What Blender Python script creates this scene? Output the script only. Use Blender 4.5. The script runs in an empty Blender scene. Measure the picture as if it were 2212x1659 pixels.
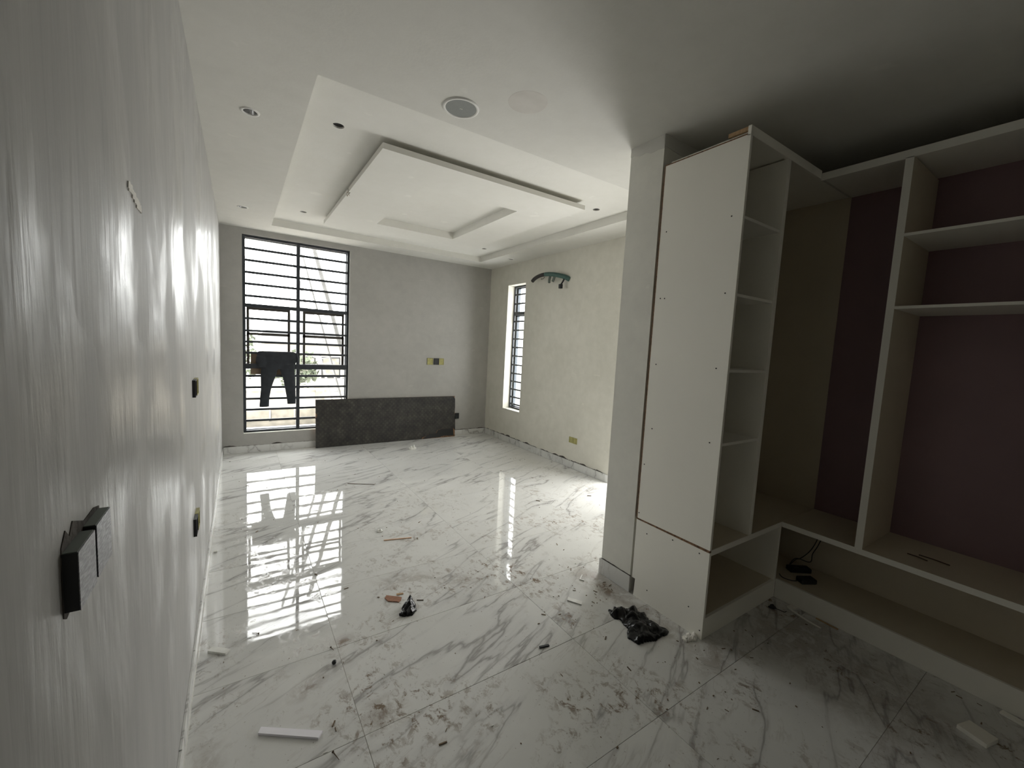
import bpy, bmesh, math, random
from math import radians as R, pi
from mathutils import Vector, Matrix, noise
C = bpy.context.scene.collection
SC = bpy.context.scene
random.seed(7)

# ------------------------------------------------------------------ camera, world, exposure
EXPOSURE = 0.14
SKY = 11.3
cam_d = bpy.data.cameras.new('camera'); cam = bpy.data.objects.new('camera', cam_d); C.objects.link(cam)
cam_d.sensor_width = 36; cam_d.lens = 14.4726; cam_d.clip_start = 0.02
yaw, pitch, roll = 0.587600, -0.091431, 0.050912
fw = Vector((math.sin(yaw)*math.cos(pitch), math.cos(yaw)*math.cos(pitch), math.sin(pitch)))
r0 = Vector((math.cos(yaw), -math.sin(yaw), 0)); u0 = r0.cross(fw)
rr = math.cos(roll)*r0 + math.sin(roll)*u0; uu = -math.sin(roll)*r0 + math.cos(roll)*u0
m = Matrix((rr, uu, -fw)).transposed().to_4x4(); m.translation = Vector((0.1984, 0, 1.6377))
cam.matrix_world = m; SC.camera = cam
SC.view_settings.view_transform = 'Standard'; SC.view_settings.look = 'None'
SC.view_settings.exposure = EXPOSURE; SC.view_settings.gamma = 1; SC.view_settings.use_curve_mapping = False
SC.cycles.max_bounces = 12; SC.cycles.diffuse_bounces = 8; SC.cycles.transparent_max_bounces = 12
SC.cycles.sample_clamp_indirect = 12
SC.cycles.use_denoising = True
w = bpy.data.worlds.new('overcast_sky'); SC.world = w; w.use_nodes = True
w.node_tree.nodes['Background'].inputs[0].default_value = (1.0, 0.995, 0.972, 1)
w.node_tree.nodes['Background'].inputs[1].default_value = SKY

# room measures (metres)
W, D, H, YB = 4.0195, 6.59, 3.0, -1.7
def portal(name, loc, rot, sx, sy):
    l = bpy.data.lights.new(name, 'AREA'); l.shape = 'RECTANGLE'; l.size = sx; l.size_y = sy
    l.cycles.is_portal = True; l.energy = 1
    o = bpy.data.objects.new(name, l); C.objects.link(o); o.location = loc; o.rotation_euler = rot
portal('window_portal', (0.913, 6.80, 1.60), (R(-90), 0, 0), 1.40, 2.70)
portal('side_window_portal', (4.27, 5.74, 1.61), (0, R(90), 0), 2.15, 0.56)
portal('door_portal', (4.27, 3.03, 1.025), (0, R(90), 0), 2.05, 0.86)

# ------------------------------------------------------------------ materials
def nt(m):
    m.use_nodes = True; t = m.node_tree
    return t, t.nodes, t.links, t.nodes['Principled BSDF']
def N(ns, typ, **kw):
    n = ns.new(typ)
    for k, v in kw.items():
        if k in n.inputs: n.inputs[k].default_value = v
        else: setattr(n, k, v)
    return n
def ramp(ns, lk, src, stops):
    r = ns.new('ShaderNodeValToRGB'); lk.new(src, r.inputs[0])
    e = r.color_ramp.elements
    while len(e) < len(stops): e.new(0.5)
    for q, (p, c) in zip(e, stops):
        q.position = p; q.color = c if len(c) == 4 else (*c, 1)
    return r.outputs[0]
def g(v): return (v, v, v, 1)
def M(name, col, rough=0.6, col2=None, scale=3.0, bump=0.0, bscale=40, metal=0.0, spec=0.5, stretch=None, detail=4, lo=.35, hi=.65):
    m = bpy.data.materials.new(name); t, ns, lk, b = nt(m)
    b.inputs['Base Color'].default_value = (*col, 1); b.inputs['Roughness'].default_value = rough
    b.inputs['Metallic'].default_value = metal; b.inputs['Specular IOR Level'].default_value = spec
    tc = ns.new('ShaderNodeTexCoord'); mp = ns.new('ShaderNodeMapping'); lk.new(tc.outputs['Object'], mp.inputs[0])
    if stretch: mp.inputs['Scale'].default_value = stretch
    if col2:
        n = N(ns, 'ShaderNodeTexNoise', Scale=scale, Detail=detail); lk.new(mp.outputs[0], n.inputs['Vector'])
        lk.new(ramp(ns, lk, n.outputs[0], [(lo, col), (hi, col2)]), b.inputs['Base Color'])
    if bump:
        n = N(ns, 'ShaderNodeTexNoise', Scale=bscale, Detail=4); lk.new(mp.outputs[0], n.inputs['Vector'])
        bp = N(ns, 'ShaderNodeBump', Strength=1.0, Distance=bump); lk.new(n.outputs[0], bp.inputs['Height'])
        lk.new(bp.outputs[0], b.inputs['Normal'])
    return m

def plaster(name, c1, c2, rough=.75):
    m = bpy.data.materials.new(name); t, ns, lk, b = nt(m)
    ge = ns.new('ShaderNodeNewGeometry'); P = ge.outputs['Position']
    n1 = N(ns, 'ShaderNodeTexNoise', Scale=1.3, Detail=5, Roughness=.6); lk.new(P, n1.inputs['Vector'])
    n2 = N(ns, 'ShaderNodeTexNoise', Scale=9, Detail=6, Roughness=.65); lk.new(P, n2.inputs['Vector'])
    mx = N(ns, 'ShaderNodeMix', data_type='FLOAT'); mx.inputs[0].default_value = .45
    lk.new(n1.outputs[0], mx.inputs[2]); lk.new(n2.outputs[0], mx.inputs[3])
    base = ramp(ns, lk, mx.outputs[0], [(.38, c1), (.62, c2)])
    # few pale scuffs
    mp = ns.new('ShaderNodeMapping'); lk.new(P, mp.inputs[0]); mp.inputs['Rotation'].default_value = (.5, .4, .3); mp.inputs['Scale'].default_value = (3, 3, 9)
    n3 = N(ns, 'ShaderNodeTexNoise', Scale=1.6, Detail=3); lk.new(mp.outputs[0], n3.inputs['Vector'])
    sc = ramp(ns, lk, n3.outputs[0], [(.70, g(0)), (.74, g(.25))])
    m2 = N(ns, 'ShaderNodeMix', data_type='RGBA'); lk.new(sc, m2.inputs[0]); lk.new(base, m2.inputs[6])
    m2.inputs[7].default_value = (c2[0]*1.25, c2[1]*1.25, c2[2]*1.25, 1)
    lk.new(m2.outputs[2], b.inputs['Base Color']); b.inputs['Roughness'].default_value = rough
    n4 = N(ns, 'ShaderNodeTexNoise', Scale=60, Detail=3); lk.new(P, n4.inputs['Vector'])
    bp = N(ns, 'ShaderNodeBump', Strength=.4, Distance=.0015); lk.new(n4.outputs[0], bp.inputs['Height'])
    n5 = N(ns, 'ShaderNodeTexNoise', Scale=2.5, Detail=3); lk.new(P, n5.inputs['Vector'])
    bp2 = N(ns, 'ShaderNodeBump', Strength=.5, Distance=.01); lk.new(n5.outputs[0], bp2.inputs['Height']); lk.new(bp.outputs[0], bp2.inputs['Normal'])
    lk.new(bp2.outputs[0], b.inputs['Normal'])
    return m
WALL = plaster('screeded_wall_plaster', (.60, .585, .515), (.68, .66, .59))
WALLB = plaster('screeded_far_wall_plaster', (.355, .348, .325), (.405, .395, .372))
NIB = plaster('smooth_wall_filler', (.69, .68, .63), (.76, .75, .69))
CEIL = plaster('ceiling_paint', (.62, .61, .57), (.66, .65, .61), .8)
TRAYC = plaster('tray_ceiling_paint', (.70, .69, .645), (.73, .72, .68), .8)
CEIL_DIM = M('ceiling_patch_filler', (.60, .575, .535), .8, (.64, .615, .575), 12)

def left_wall_mat():
    m = bpy.data.materials.new('satin_wall_filler'); t, ns, lk, b = nt(m)
    P = ns.new('ShaderNodeNewGeometry').outputs['Position']
    def str_noise(sc, sx, det, rough=.55):
        mp = ns.new('ShaderNodeMapping'); lk.new(P, mp.inputs[0]); mp.inputs['Scale'].default_value = sx
        n = N(ns, 'ShaderNodeTexNoise', Scale=sc, Detail=det, Roughness=rough, Distortion=.3); lk.new(mp.outputs[0], n.inputs['Vector']); return n.outputs[0]
    a = str_noise(1.0, (1, 9, 1.5), 7, .6); c = str_noise(1.0, (1, 2.0, 1.2), 4); f = str_noise(1., (1, 40, 3), 3)
    lk.new(ramp(ns, lk, a, [(.35, (.35, .345, .335)), (.65, (.405, .40, .385))]), b.inputs['Base Color'])
    lk.new(ramp(ns, lk, c, [(.45, g(.60)), (.62, g(.30))]), b.inputs['Roughness'])
    b.inputs['Specular IOR Level'].default_value = .36
    b1 = N(ns, 'ShaderNodeBump', Strength=1.0, Distance=.008); 
    mk = ramp(ns, lk, c, [(.47, g(.06)), (.62, g(1))])
    mu = N(ns, 'ShaderNodeMath', operation='MULTIPLY'); lk.new(a, mu.inputs[0]); lk.new(mk, mu.inputs[1]); lk.new(mu.outputs[0], b1.inputs['Height'])
    b2 = N(ns, 'ShaderNodeBump', Strength=.8, Distance=.0016); lk.new(f, b2.inputs['Height']); lk.new(b1.outputs[0], b2.inputs['Normal'])
    lk.new(b2.outputs[0], b.inputs['Normal'])
    return m
LEFTW = left_wall_mat()

def tile_mat(name='marbled_porcelain_tile', dirt=1.0, rough=.018):
    m = bpy.data.materials.new(name); t, ns, lk, b = nt(m)
    P = ns.new('ShaderNodeNewGeometry').outputs['Position']
    oi = ns.new('ShaderNodeObjectInfo')
    off = N(ns, 'ShaderNodeVectorMath', operation='SCALE'); off.inputs[0].default_value = (1.7, 2.9, 0.); lk.new(oi.outputs['Random'], off.inputs['Scale'])
    ad = N(ns, 'ShaderNodeVectorMath', operation='ADD'); lk.new(P, ad.inputs[0]); lk.new(off.outputs[0], ad.inputs[1])
    rot = ns.new('ShaderNodeMapping'); rot.vector_type = 'TEXTURE'; lk.new(ad.outputs[0], rot.inputs[0])
    rot.inputs['Rotation'].default_value = (0, 0, R(24)); 
    def nz(vec, sc, scale, det=4, ro=.55, dist=0., ):
        mp = ns.new('ShaderNodeMapping'); lk.new(vec, mp.inputs[0]); mp.inputs['Scale'].default_value = sc
        n = N(ns, 'ShaderNodeTexNoise', Scale=scale, Detail=det, Roughness=ro, Distortion=dist); lk.new(mp.outputs[0], n.inputs['Vector']); return n.outputs[0]
    def ridge(src, wdt, top=1.0):
        s = N(ns, 'ShaderNodeMath', operation='SUBTRACT'); lk.new(src, s.inputs[0]); s.inputs[1].default_value = .5
        a = N(ns, 'ShaderNodeMath', operation='ABSOLUTE'); lk.new(s.outputs[0], a.inputs[0])
        return ramp(ns, lk, a.outputs[0], [(0, g(top)), (wdt, g(0))])
    def mul(a, c):
        q = N(ns, 'ShaderNodeMath', operation='MULTIPLY')
        for i, s in enumerate((a, c)):
            if isinstance(s, (int, float)): q.inputs[i].default_value = s
            else: lk.new(s, q.inputs[i])
        return q.outputs[0]
    def mix(f, a, c):
        q = N(ns, 'ShaderNodeMix', data_type='RGBA')
        if isinstance(f, float): q.inputs[0].default_value = f
        else: lk.new(f, q.inputs[0])
        for i, s in ((6, a), (7, c)):
            if isinstance(s, tuple): q.inputs[i].default_value = (*s, 1)
            else: lk.new(s, q.inputs[i])
        return q.outputs[2]
    n1 = nz(rot.outputs[0], (.50, 2.7, 1), 1.35, 5, .52, .25)
    n2 = nz(rot.outputs[0], (.8, 3.8, 1), 2.3, 5, .58, .35)
    msk = ramp(ns, lk, nz(rot.outputs[0], (.7, 1.2, 1), 1.6, 3), [(.40, g(0)), (.56, g(1))])
    thin = mul(ridge(n1, .016), msk); wide = mul(ridge(n1, .05, .5), msk)
    msk2 = ramp(ns, lk, nz(ad.outputs[0], (1, 1, 1), 2.7, 3), [(.50, g(0)), (.62, g(1))])
    thin2 = mul(ridge(n2, .018, .8), msk2)
    cloud = ramp(ns, lk, nz(ad.outputs[0], (1, 1, 1), 1.6, 4), [(.3, (.62, .62, .60)), (.7, (.69, .69, .67))])
    c = mix(mul(wide, .75), cloud, (.40, .40, .41)); c = mix(mul(thin, .70), c, (.25, .235, .22)); c = mix(mul(thin2, .5), c, (.38, .35, .32))
    if dirt:
        pt = ramp(ns, lk, nz(P, (1, 1, 1), 1.9, 4, .6, .4), [(.46, g(0)), (.62, g(1))])
        fn = ramp(ns, lk, nz(P, (1.3, 1, 1), 15, 9, .76, .5), [(.52, g(0)), (.60, g(1))])
        sx = ns.new('ShaderNodeSeparateXYZ'); lk.new(P, sx.inputs[0])
        near = N(ns, 'ShaderNodeMapRange'); lk.new(sx.outputs[1], near.inputs[0])
        near.inputs[1].default_value = 4.8; near.inputs[2].default_value = 2.4; near.inputs[3].default_value = .12; near.inputs[4].default_value = 1
        d = mul(mul(mul(pt, fn), near.outputs[0]), .95 * dirt)
        # trodden sawdust along the cabinet and the partition end
        def blob(x, y, rx, ry, ang, amt):
            mp = ns.new('ShaderNodeMapping'); mp.vector_type = 'TEXTURE'; lk.new(P, mp.inputs[0])
            mp.inputs['Location'].default_value = (x, y, 0); mp.inputs['Rotation'].default_value = (0, 0, R(ang)); mp.inputs['Scale'].default_value = (rx, ry, 1)
            l = N(ns, 'ShaderNodeVectorMath', operation='LENGTH'); lk.new(mp.outputs[0], l.inputs[0])
            return ramp(ns, lk, l.outputs['Value'], [(.15, g(amt)), (1, g(0))])
        fb = ramp(ns, lk, nz(P, (1, 1, 1), 9, 8, .74, .6), [(.42, g(0)), (.58, g(1))])
        sps = [(2.30, 1.90, .16, .40, 0, .9), (2.33, 1.45, .13, .45, 0, .55), (2.40, 1.12, .30, .14, 10, .6), (3.0, .95, .50, .28, -10, .65), (2.85, 0.55, .5, .4, 0, .4),
               (1.15, 2.62, .28, .10, -20, .5), (.66, 2.20, .10, .08, 0, .9), (.46, 1.98, .12, .07, 30, .8), (.72, 1.66, .13, .12, 0, .8), (.33, 2.10, .10, .04, 60, .6), (.08, 1.75, .08, .3, 0, .35), (1.45, 2.45, .2, .08, -30, .5)]
        tot = None
        for s in sps:
            q = blob(*s)
            if tot is None: tot = q
            else:
                a = N(ns, 'ShaderNodeMath', operation='MAXIMUM'); lk.new(tot, a.inputs[0]); lk.new(q, a.inputs[1]); tot = a.outputs[0]
        d2 = mul(tot, fb)
        dd = N(ns, 'ShaderNodeMath', operation='MAXIMUM'); lk.new(d, dd.inputs[0]); lk.new(d2, dd.inputs[1])
        c = mix(dd.outputs[0], c, (.135, .082, .036))
        spk = ramp(ns, lk, nz(P, (1, 1, 1), 75, 2, .5), [(.70, g(0)), (.73, g(1))])
        c = mix(mul(spk, .6), c, (.16, .12, .08))
        ro = N(ns, 'ShaderNodeMapRange'); lk.new(dd.outputs[0], ro.inputs[0]); ro.inputs[3].default_value = rough; ro.inputs[4].default_value = .7
        sm = ramp(ns, lk, nz(P, (1, 1, 1), 2.2, 6, .65), [(.50, g(0)), (.75, g(.05))])
        ra = N(ns, 'ShaderNodeMath', operation='ADD'); lk.new(ro.outputs[0], ra.inputs[0]); lk.new(sm, ra.inputs[1])
        lk.new(ra.outputs[0], b.inputs['Roughness'])
    else: b.inputs['Roughness'].default_value = .25
    lk.new(c, b.inputs['Base Color'])
    wv = nz(ad.outputs[0], (1, 1, 1), 4.0, 2, .4)
    wv2 = nz(ad.outputs[0], (1, 1, 1), 18, 1, .4)
    aw = N(ns, 'ShaderNodeMath', operation='MULTIPLY_ADD'); lk.new(wv2, aw.inputs[0]); aw.inputs[1].default_value = .07; lk.new(wv, aw.inputs[2])
    bp = N(ns, 'ShaderNodeBump', Strength=1, Distance=.00060); lk.new(aw.outputs[0], bp.inputs['Height']); lk.new(bp.outputs[0], b.inputs['Normal'])
    return m
TILE = tile_mat(); SKIRT = tile_mat('skirting_tile_marble', 0)
GROUT = M('tile_grout', (.36, .33, .28), .9, (.28, .24, .18), 9)
CEMENT = M('crumbling_cement_gap', (.09, .08, .07), .95, (.045, .038, .032), 30, .004, 60)
WHITE = M('white_melamine_board', (.86, .84, .77), .38, (.88, .86, .79), 2)
INNER = M('shade_toned_inner_board', (.56, .50, .39), .45, (.60, .54, .43), 2)  # inner boards toned darker than the white ones, interior shade put into the colour
EDGE = M('white_edge_band', (.80, .78, .72), .45)
CHIP = M('raw_chipboard_edge', (.30, .17, .09), .9, (.09, .05, .03), 60, .001, 90)
PINE = M('pale_pine_offcut', (.50, .34, .19), .8, (.36, .23, .12), 6, stretch=(3, 30, 3))
PURPLE = M('purple_grey_back_panel', (.23, .15, .165), .55, (.26, .17, .185), 2)
BLACKM = M('black_painted_steel', (.020, .024, .030), .45, (.035, .04, .048), 20)
ALU = M('dark_grey_aluminium', (.035, .045, .055), .35, (.05, .06, .07), 5, metal=.3)
ALUB = M('brown_bronze_aluminium', (.07, .06, .05), .4, metal=.3)
SCREW = M('black_screw_head', (.012, .012, .012), .5)
YEL = M('yellow_green_steel_box', (.40, .37, .13), .6, (.30, .28, .11), 60)
BLK = M('black_plastic', (.012, .013, .014), .5)
TAPE = M('scratched_grey_tape', (.13, .13, .145), .35, (.33, .33, .36), 1.0, stretch=(1, 60, 300), lo=.42, hi=.62)
PANT = M('faded_black_cotton', (.022, .025, .030), .9, (.032, .036, .043), 14, .0015, 200)
CARD = M('brown_cardboard', (.27, .20, .14), .9, (.22, .16, .11), 10)
BAG = M('shiny_black_polythene', (.003, .003, .003), .20, None, bump=.003, bscale=22, spec=.28)
CLEARBAG = M('cloudy_plastic_film', (.72, .72, .68), .3)
PLAS = M('white_plastic_strip', (.74, .74, .70), .5, (.62, .61, .57), 25)
LILAC = M('pale_lilac_edge_strip', (.82, .80, .85), .45)
WOODST = M('pale_stick_wood', (.72, .48, .33), .7, (.60, .38, .25), 20, stretch=(2, 40, 2))
DARKST = M('dark_brown_stick_wood', (.10, .065, .04), .8)
REDW = M('reddish_wood_chip', (.38, .19, .11), .8, (.22, .10, .06), 18, stretch=(4, 30, 4))
TISS = M('crumpled_white_paper', (.75, .73, .68), .9)
DUST = M('brown_debris', (.11, .075, .045), .95, (.22, .16, .10), 20)
GREEN = M('green_insulating_tape', (.035, .085, .075), .5, (.05, .12, .10), 30)
RUBBER = M('black_foam_pipe_lagging', (.028, .026, .025), .85, (.05, .045, .042), 25)
GREY = M('grey_green_cable_sheath', (.13, .15, .13), .7)
GRILLE = M('grey_speaker_grille', (.27, .28, .27), .6, (.23, .24, .23), 500, lo=.45, hi=.55)
RIM = M('white_plastic_rim', (.72, .71, .68), .5)
HOLE = M('dark_ceiling_void', (.02, .018, .016), .95)
CHROME = M('downlight_reflector', (.45, .45, .45), .25, metal=.9)
LENS = M('frosted_lamp_lens', (.85, .85, .83), .2)
def glass():
    m = bpy.data.materials.new('window_glass'); m.use_nodes = True; t = m.node_tree; ns, lk = t.nodes, t.links
    ns.remove(ns['Principled BSDF']); tr = N(ns, 'ShaderNodeBsdfTransparent'); tr.inputs[0].default_value = (.97, .98, .98, 1)
    gl = N(ns, 'ShaderNodeBsdfGlossy', Roughness=.02); fr = N(ns, 'ShaderNodeFresnel', IOR=1.45); mx = ns.new('ShaderNodeMixShader')
    ge = ns.new('ShaderNodeNewGeometry'); iv = N(ns, 'ShaderNodeMath', operation='SUBTRACT'); iv.inputs[0].default_value = 1; lk.new(ge.outputs['Backfacing'], iv.inputs[1])
    mf = N(ns, 'ShaderNodeMath', operation='MULTIPLY'); lk.new(fr.outputs[0], mf.inputs[0]); lk.new(iv.outputs[0], mf.inputs[1]); lk.new(mf.outputs[0], mx.inputs[0]); lk.new(tr.outputs[0], mx.inputs[1]); lk.new(gl.outputs[0], mx.inputs[2]); lk.new(mx.outputs[0], ns['Material Output'].inputs[0])
    return m
GLASS = glass()
def granite():
    m = bpy.data.materials.new('dusty_dark_laminate'); t, ns, lk, b = nt(m)
    tc = ns.new('ShaderNodeTexCoord'); mp = ns.new('ShaderNodeMapping'); lk.new(tc.outputs['Object'], mp.inputs[0]); mp.inputs['Rotation'].default_value = (0, R(45), 0)
    def wave(d):
        x = N(ns, 'ShaderNodeTexWave', Scale=6.5, Distortion=2.2, Detail=3); x.bands_direction = d; x.inputs['Detail Scale'].default_value = 2.5; lk.new(mp.outputs[0], x.inputs['Vector']); return x.outputs['Fac']
    a = N(ns, 'ShaderNodeMath', operation='MULTIPLY'); lk.new(wave('X'), a.inputs[0]); lk.new(wave('Z'), a.inputs[1])
    n = N(ns, 'ShaderNodeTexNoise', Scale=7, Detail=8, Roughness=.7); lk.new(tc.outputs['Object'], n.inputs['Vector'])
    n2 = N(ns, 'ShaderNodeTexNoise', Scale=2.2, Detail=4); lk.new(tc.outputs['Object'], n2.inputs['Vector'])
    q = N(ns, 'ShaderNodeMath', operation='MULTIPLY_ADD'); lk.new(a.outputs[0], q.inputs[0]); q.inputs[1].default_value = .12; lk.new(n.outputs[0], q.inputs[2])
    c = ramp(ns, lk, q.outputs[0], [(.40, (.008, .007, .006)), (.60, (.030, .027, .021)), (.78, (.07, .065, .055))])
    dst = ramp(ns, lk, n2.outputs[0], [(.5, g(0)), (.75, g(.14))])
    mx = N(ns, 'ShaderNodeMix', data_type='RGBA'); lk.new(dst, mx.inputs[0]); lk.new(c, mx.inputs[6]); mx.inputs[7].default_value = (.16, .15, .14, 1)
    n3 = N(ns, 'ShaderNodeTexVoronoi', Scale=9); lk.new(tc.outputs['Object'], n3.inputs['Vector'])
    sp = ramp(ns, lk, n3.outputs['Distance'], [(.03, g(.4)), (.06, g(0))])
    m3 = N(ns, 'ShaderNodeMix', data_type='RGBA'); lk.new(sp, m3.inputs[0]); lk.new(mx.outputs[2], m3.inputs[6]); m3.inputs[7].default_value = (.3, .29, .27, 1)
    lk.new(m3.outputs[2], b.inputs['Base Color']); b.inputs['Roughness'].default_value = .55
    return m
GRAN = granite()

# ------------------------------------------------------------------ mesh helpers
def tag(o, label=None, cat=None, group=None, kind=None):
    if label: o['label'] = label
    if cat: o['category'] = cat
    if group: o['group'] = group
    if kind: o['kind'] = kind
    return o
def empty(name, loc=(0, 0, 0), rz=0, **kw):
    o = bpy.data.objects.new(name, None); C.objects.link(o); o.location = loc; o.rotation_euler = (0, 0, rz); o.empty_display_size = .1
    return tag(o, **kw)
def obj(name, bm, mat, parent=None, smooth=False, loc=None, world=True, **kw):
    """link a bmesh as one object; coordinates are world ones, shifted into the parent's frame"""
    me = bpy.data.meshes.new(name)
    if parent and world:
        bm.transform(Matrix.Translation(-Vector(parent.location)) if not parent.parent else Matrix.Translation(-(Vector(parent.location)+Vector(parent.parent.location))))
    if smooth:
        for f in bm.faces: f.smooth = True
    bm.normal_update(); bm.to_mesh(me); bm.free()
    for x in (mat if isinstance(mat, (list, tuple)) else [mat]): me.materials.append(x)
    o = bpy.data.objects.new(name, me); C.objects.link(o)
    if parent: o.parent = parent
    if loc: o.location = loc
    return tag(o, **kw)
def box(x0, x1, y0, y1, z0, z1, bev=0, bm=None, mi=0):
    own = bm is None
    b = bmesh.new()
    bmesh.ops.create_cube(b, size=1)
    bmesh.ops.scale(b, vec=(abs(x1-x0), abs(y1-y0), abs(z1-z0)), verts=b.verts)
    bmesh.ops.translate(b, vec=((x0+x1)/2, (y0+y1)/2, (z0+z1)/2), verts=b.verts)
    if bev: bmesh.ops.bevel(b, geom=b.edges[:], offset=bev, segments=1, affect='EDGES')
    for f in b.faces: f.material_index = mi
    if own: return b
    join(bm, b); return bm
def join(bm, b, mtx=None):
    if mtx: b.transform(mtx)
    me = bpy.data.meshes.new('tmp'); b.to_mesh(me); b.free(); bm.from_mesh(me); bpy.data.meshes.remove(me)
def boxes(lst, bev=0):
    bm = bmesh.new()
    for q in lst: box(*q, bev=bev, bm=bm)
    return bm
def cyl(p, q, r, r2=None, seg=16, bm=None, cap=True):
    p, q = Vector(p), Vector(q); d = q-p
    b = bmesh.new(); bmesh.ops.create_cone(b, cap_ends=cap, segments=seg, radius1=r, radius2=r if r2 is None else r2, depth=d.length)
    b.transform(Matrix.Translation((p+q)/2) @ d.to_track_quat('Z', 'Y').to_matrix().to_4x4())
    if bm is None: return b
    join(bm, b); return bm
def tube(pts, rad, seg=10, bm=None):
    pts = [Vector(p) for p in pts]; b = bmesh.new(); rings = []
    up = Vector((0, 0, 1))
    for i, p in enumerate(pts):
        t = (pts[min(i+1, len(pts)-1)] - pts[max(i-1, 0)]).normalized()
        s = t.cross(up); s = s.normalized() if s.length > .05 else t.cross(Vector((1, 0, 0))).normalized()
        n = s.cross(t); r = rad[i] if isinstance(rad, (list, tuple)) else rad
        rings.append([b.verts.new(p + (s*math.cos(a)+n*math.sin(a))*r) for a in [2*pi*k/seg for k in range(seg)]])
    for a, c in zip(rings, rings[1:]):
        for k in range(seg): b.faces.new((a[k], a[(k+1) % seg], c[(k+1) % seg], c[k]))
    b.faces.new(rings[0][::-1]); b.faces.new(rings[-1])
    bmesh.ops.recalc_face_normals(b, faces=b.faces[:])
    if bm is None: return b
    join(bm, b); return bm
def smoothpts(pts, n=6):
    P = [Vector(p) for p in pts]; out = []
    for i in range(len(P)-1):
        p0, p1, p2, p3 = P[max(i-1, 0)], P[i], P[i+1], P[min(i+2, len(P)-1)]
        for k in range(n):
            t = k/n; out.append(.5*((2*p1)+(p2-p0)*t+(2*p0-5*p1+4*p2-p3)*t*t+(3*p1-p0-3*p2+p3)*t**3))
    return out+[P[-1]]
def prism(poly, z0, z1, axis='z'):
    """extrude a polygon; axis z: poly=(x,y); axis y: poly=(x,z), z0..z1 along y"""
    b = bmesh.new()
    f = (lambda p, h: (p[0], p[1], h)) if axis == 'z' else ((lambda p, h: (p[0], h, p[1])) if axis == 'y' else (lambda p, h: (h, p[0], p[1])))
    lo = [b.verts.new(f(p, z0)) for p in poly]; hi = [b.verts.new(f(p, z1)) for p in poly]
    b.faces.new(lo); b.faces.new(hi)
    for i in range(len(poly)): b.faces.new((lo[i], lo[(i+1) % len(poly)], hi[(i+1) % len(poly)], hi[i]))
    bmesh.ops.recalc_face_normals(b, faces=b.faces[:]); bmesh.ops.triangulate(b, faces=[x for x in b.faces if len(x.verts) > 4])
    return b
def lathe(cx, cy, prof, seg=32, mats=None):
    b = bmesh.new(); rings = []
    for r, z in prof:
        rings.append([b.verts.new((cx+r*math.cos(2*pi*k/seg), cy+r*math.sin(2*pi*k/seg), z)) for k in range(seg)] if r > 1e-6 else [b.verts.new((cx, cy, z))])
    for i, (a, c) in enumerate(zip(rings, rings[1:])):
        for k in range(seg):
            k2 = (k+1) % seg
            vs = [a[k % len(a)], a[k2 % len(a)], c[k2 % len(c)], c[k % len(c)]]
            u = []
            for v in vs:
                if v not in u: u.append(v)
            if len(u) > 2: b.faces.new(u)
    bmesh.ops.recalc_face_normals(b, faces=b.faces[:])
    return b
def inside(p, poly):
    x, y = p; c = False; j = len(poly)-1
    for i in range(len(poly)):
        xi, yi = poly[i]; xj, yj = poly[j]
        if (yi > y) != (yj > y) and x < (xj-xi)*(y-yi)/(yj-yi)+xi: c = not c
        j = i
    return c
def edist(p, poly):
    d = 9
    for i in range(len(poly)):
        a = Vector(poly[i]); c = Vector(poly[(i+1) % len(poly)]); q = Vector(p)
        t = max(0, min(1, (q-a).dot(c-a)/max((c-a).length_squared, 1e-9))); d = min(d, (q-a-(c-a)*t).length)
    return d
def crumple(poly, h, res, seed, ridge=18, soft=.03):
    xs = [p[0] for p in poly]; ys = [p[1] for p in poly]; b = bmesh.new(); vt, vb = {}, {}
    nx = int((max(xs)-min(xs))/res)+2; ny = int((max(ys)-min(ys))/res)+2
    def V(i, j, top):
        d = vt if top else vb
        if (i, j) not in d:
            x, y = min(xs)+i*res, min(ys)+j*res
            e = min(1, edist((x, y), poly)/soft) if inside((x, y), poly) else 0
            n = abs(noise.noise(Vector((x*ridge, y*ridge, seed))))*1.6 + .6*abs(noise.noise(Vector((x*ridge*2.3, y*ridge*2.3, seed+5))))
            z = .002 + h*(.25+.75*math.sqrt(e))*(.22+n) if top else 0
            jx = noise.noise(Vector((x*ridge*2, y*ridge*2, seed+9)))*res*.9
            d[(i, j)] = b.verts.new((x+jx, y-jx, z))
        return d[(i, j)]
    cells = {(i, j) for i in range(nx) for j in range(ny) if inside((min(xs)+(i+.5)*res, min(ys)+(j+.5)*res), poly)}
    for i, j in cells:
        b.faces.new([V(i, j, 1), V(i+1, j, 1), V(i+1, j+1, 1), V(i, j+1, 1)])
        b.faces.new([V(i, j+1, 0), V(i+1, j+1, 0), V(i+1, j, 0), V(i, j, 0)])
        for di, dj, p, q in ((-1, 0, (i, j+1), (i, j)), (1, 0, (i+1, j), (i+1, j+1)), (0, -1, (i, j), (i+1, j)), (0, 1, (i+1, j+1), (i, j+1))):
            if (i+di, j+dj) not in cells: b.faces.new([V(*p, 1), V(*p, 0), V(*q, 0), V(*q, 1)])
    bmesh.ops.recalc_face_normals(b, faces=b.faces[:])
    return b

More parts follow.
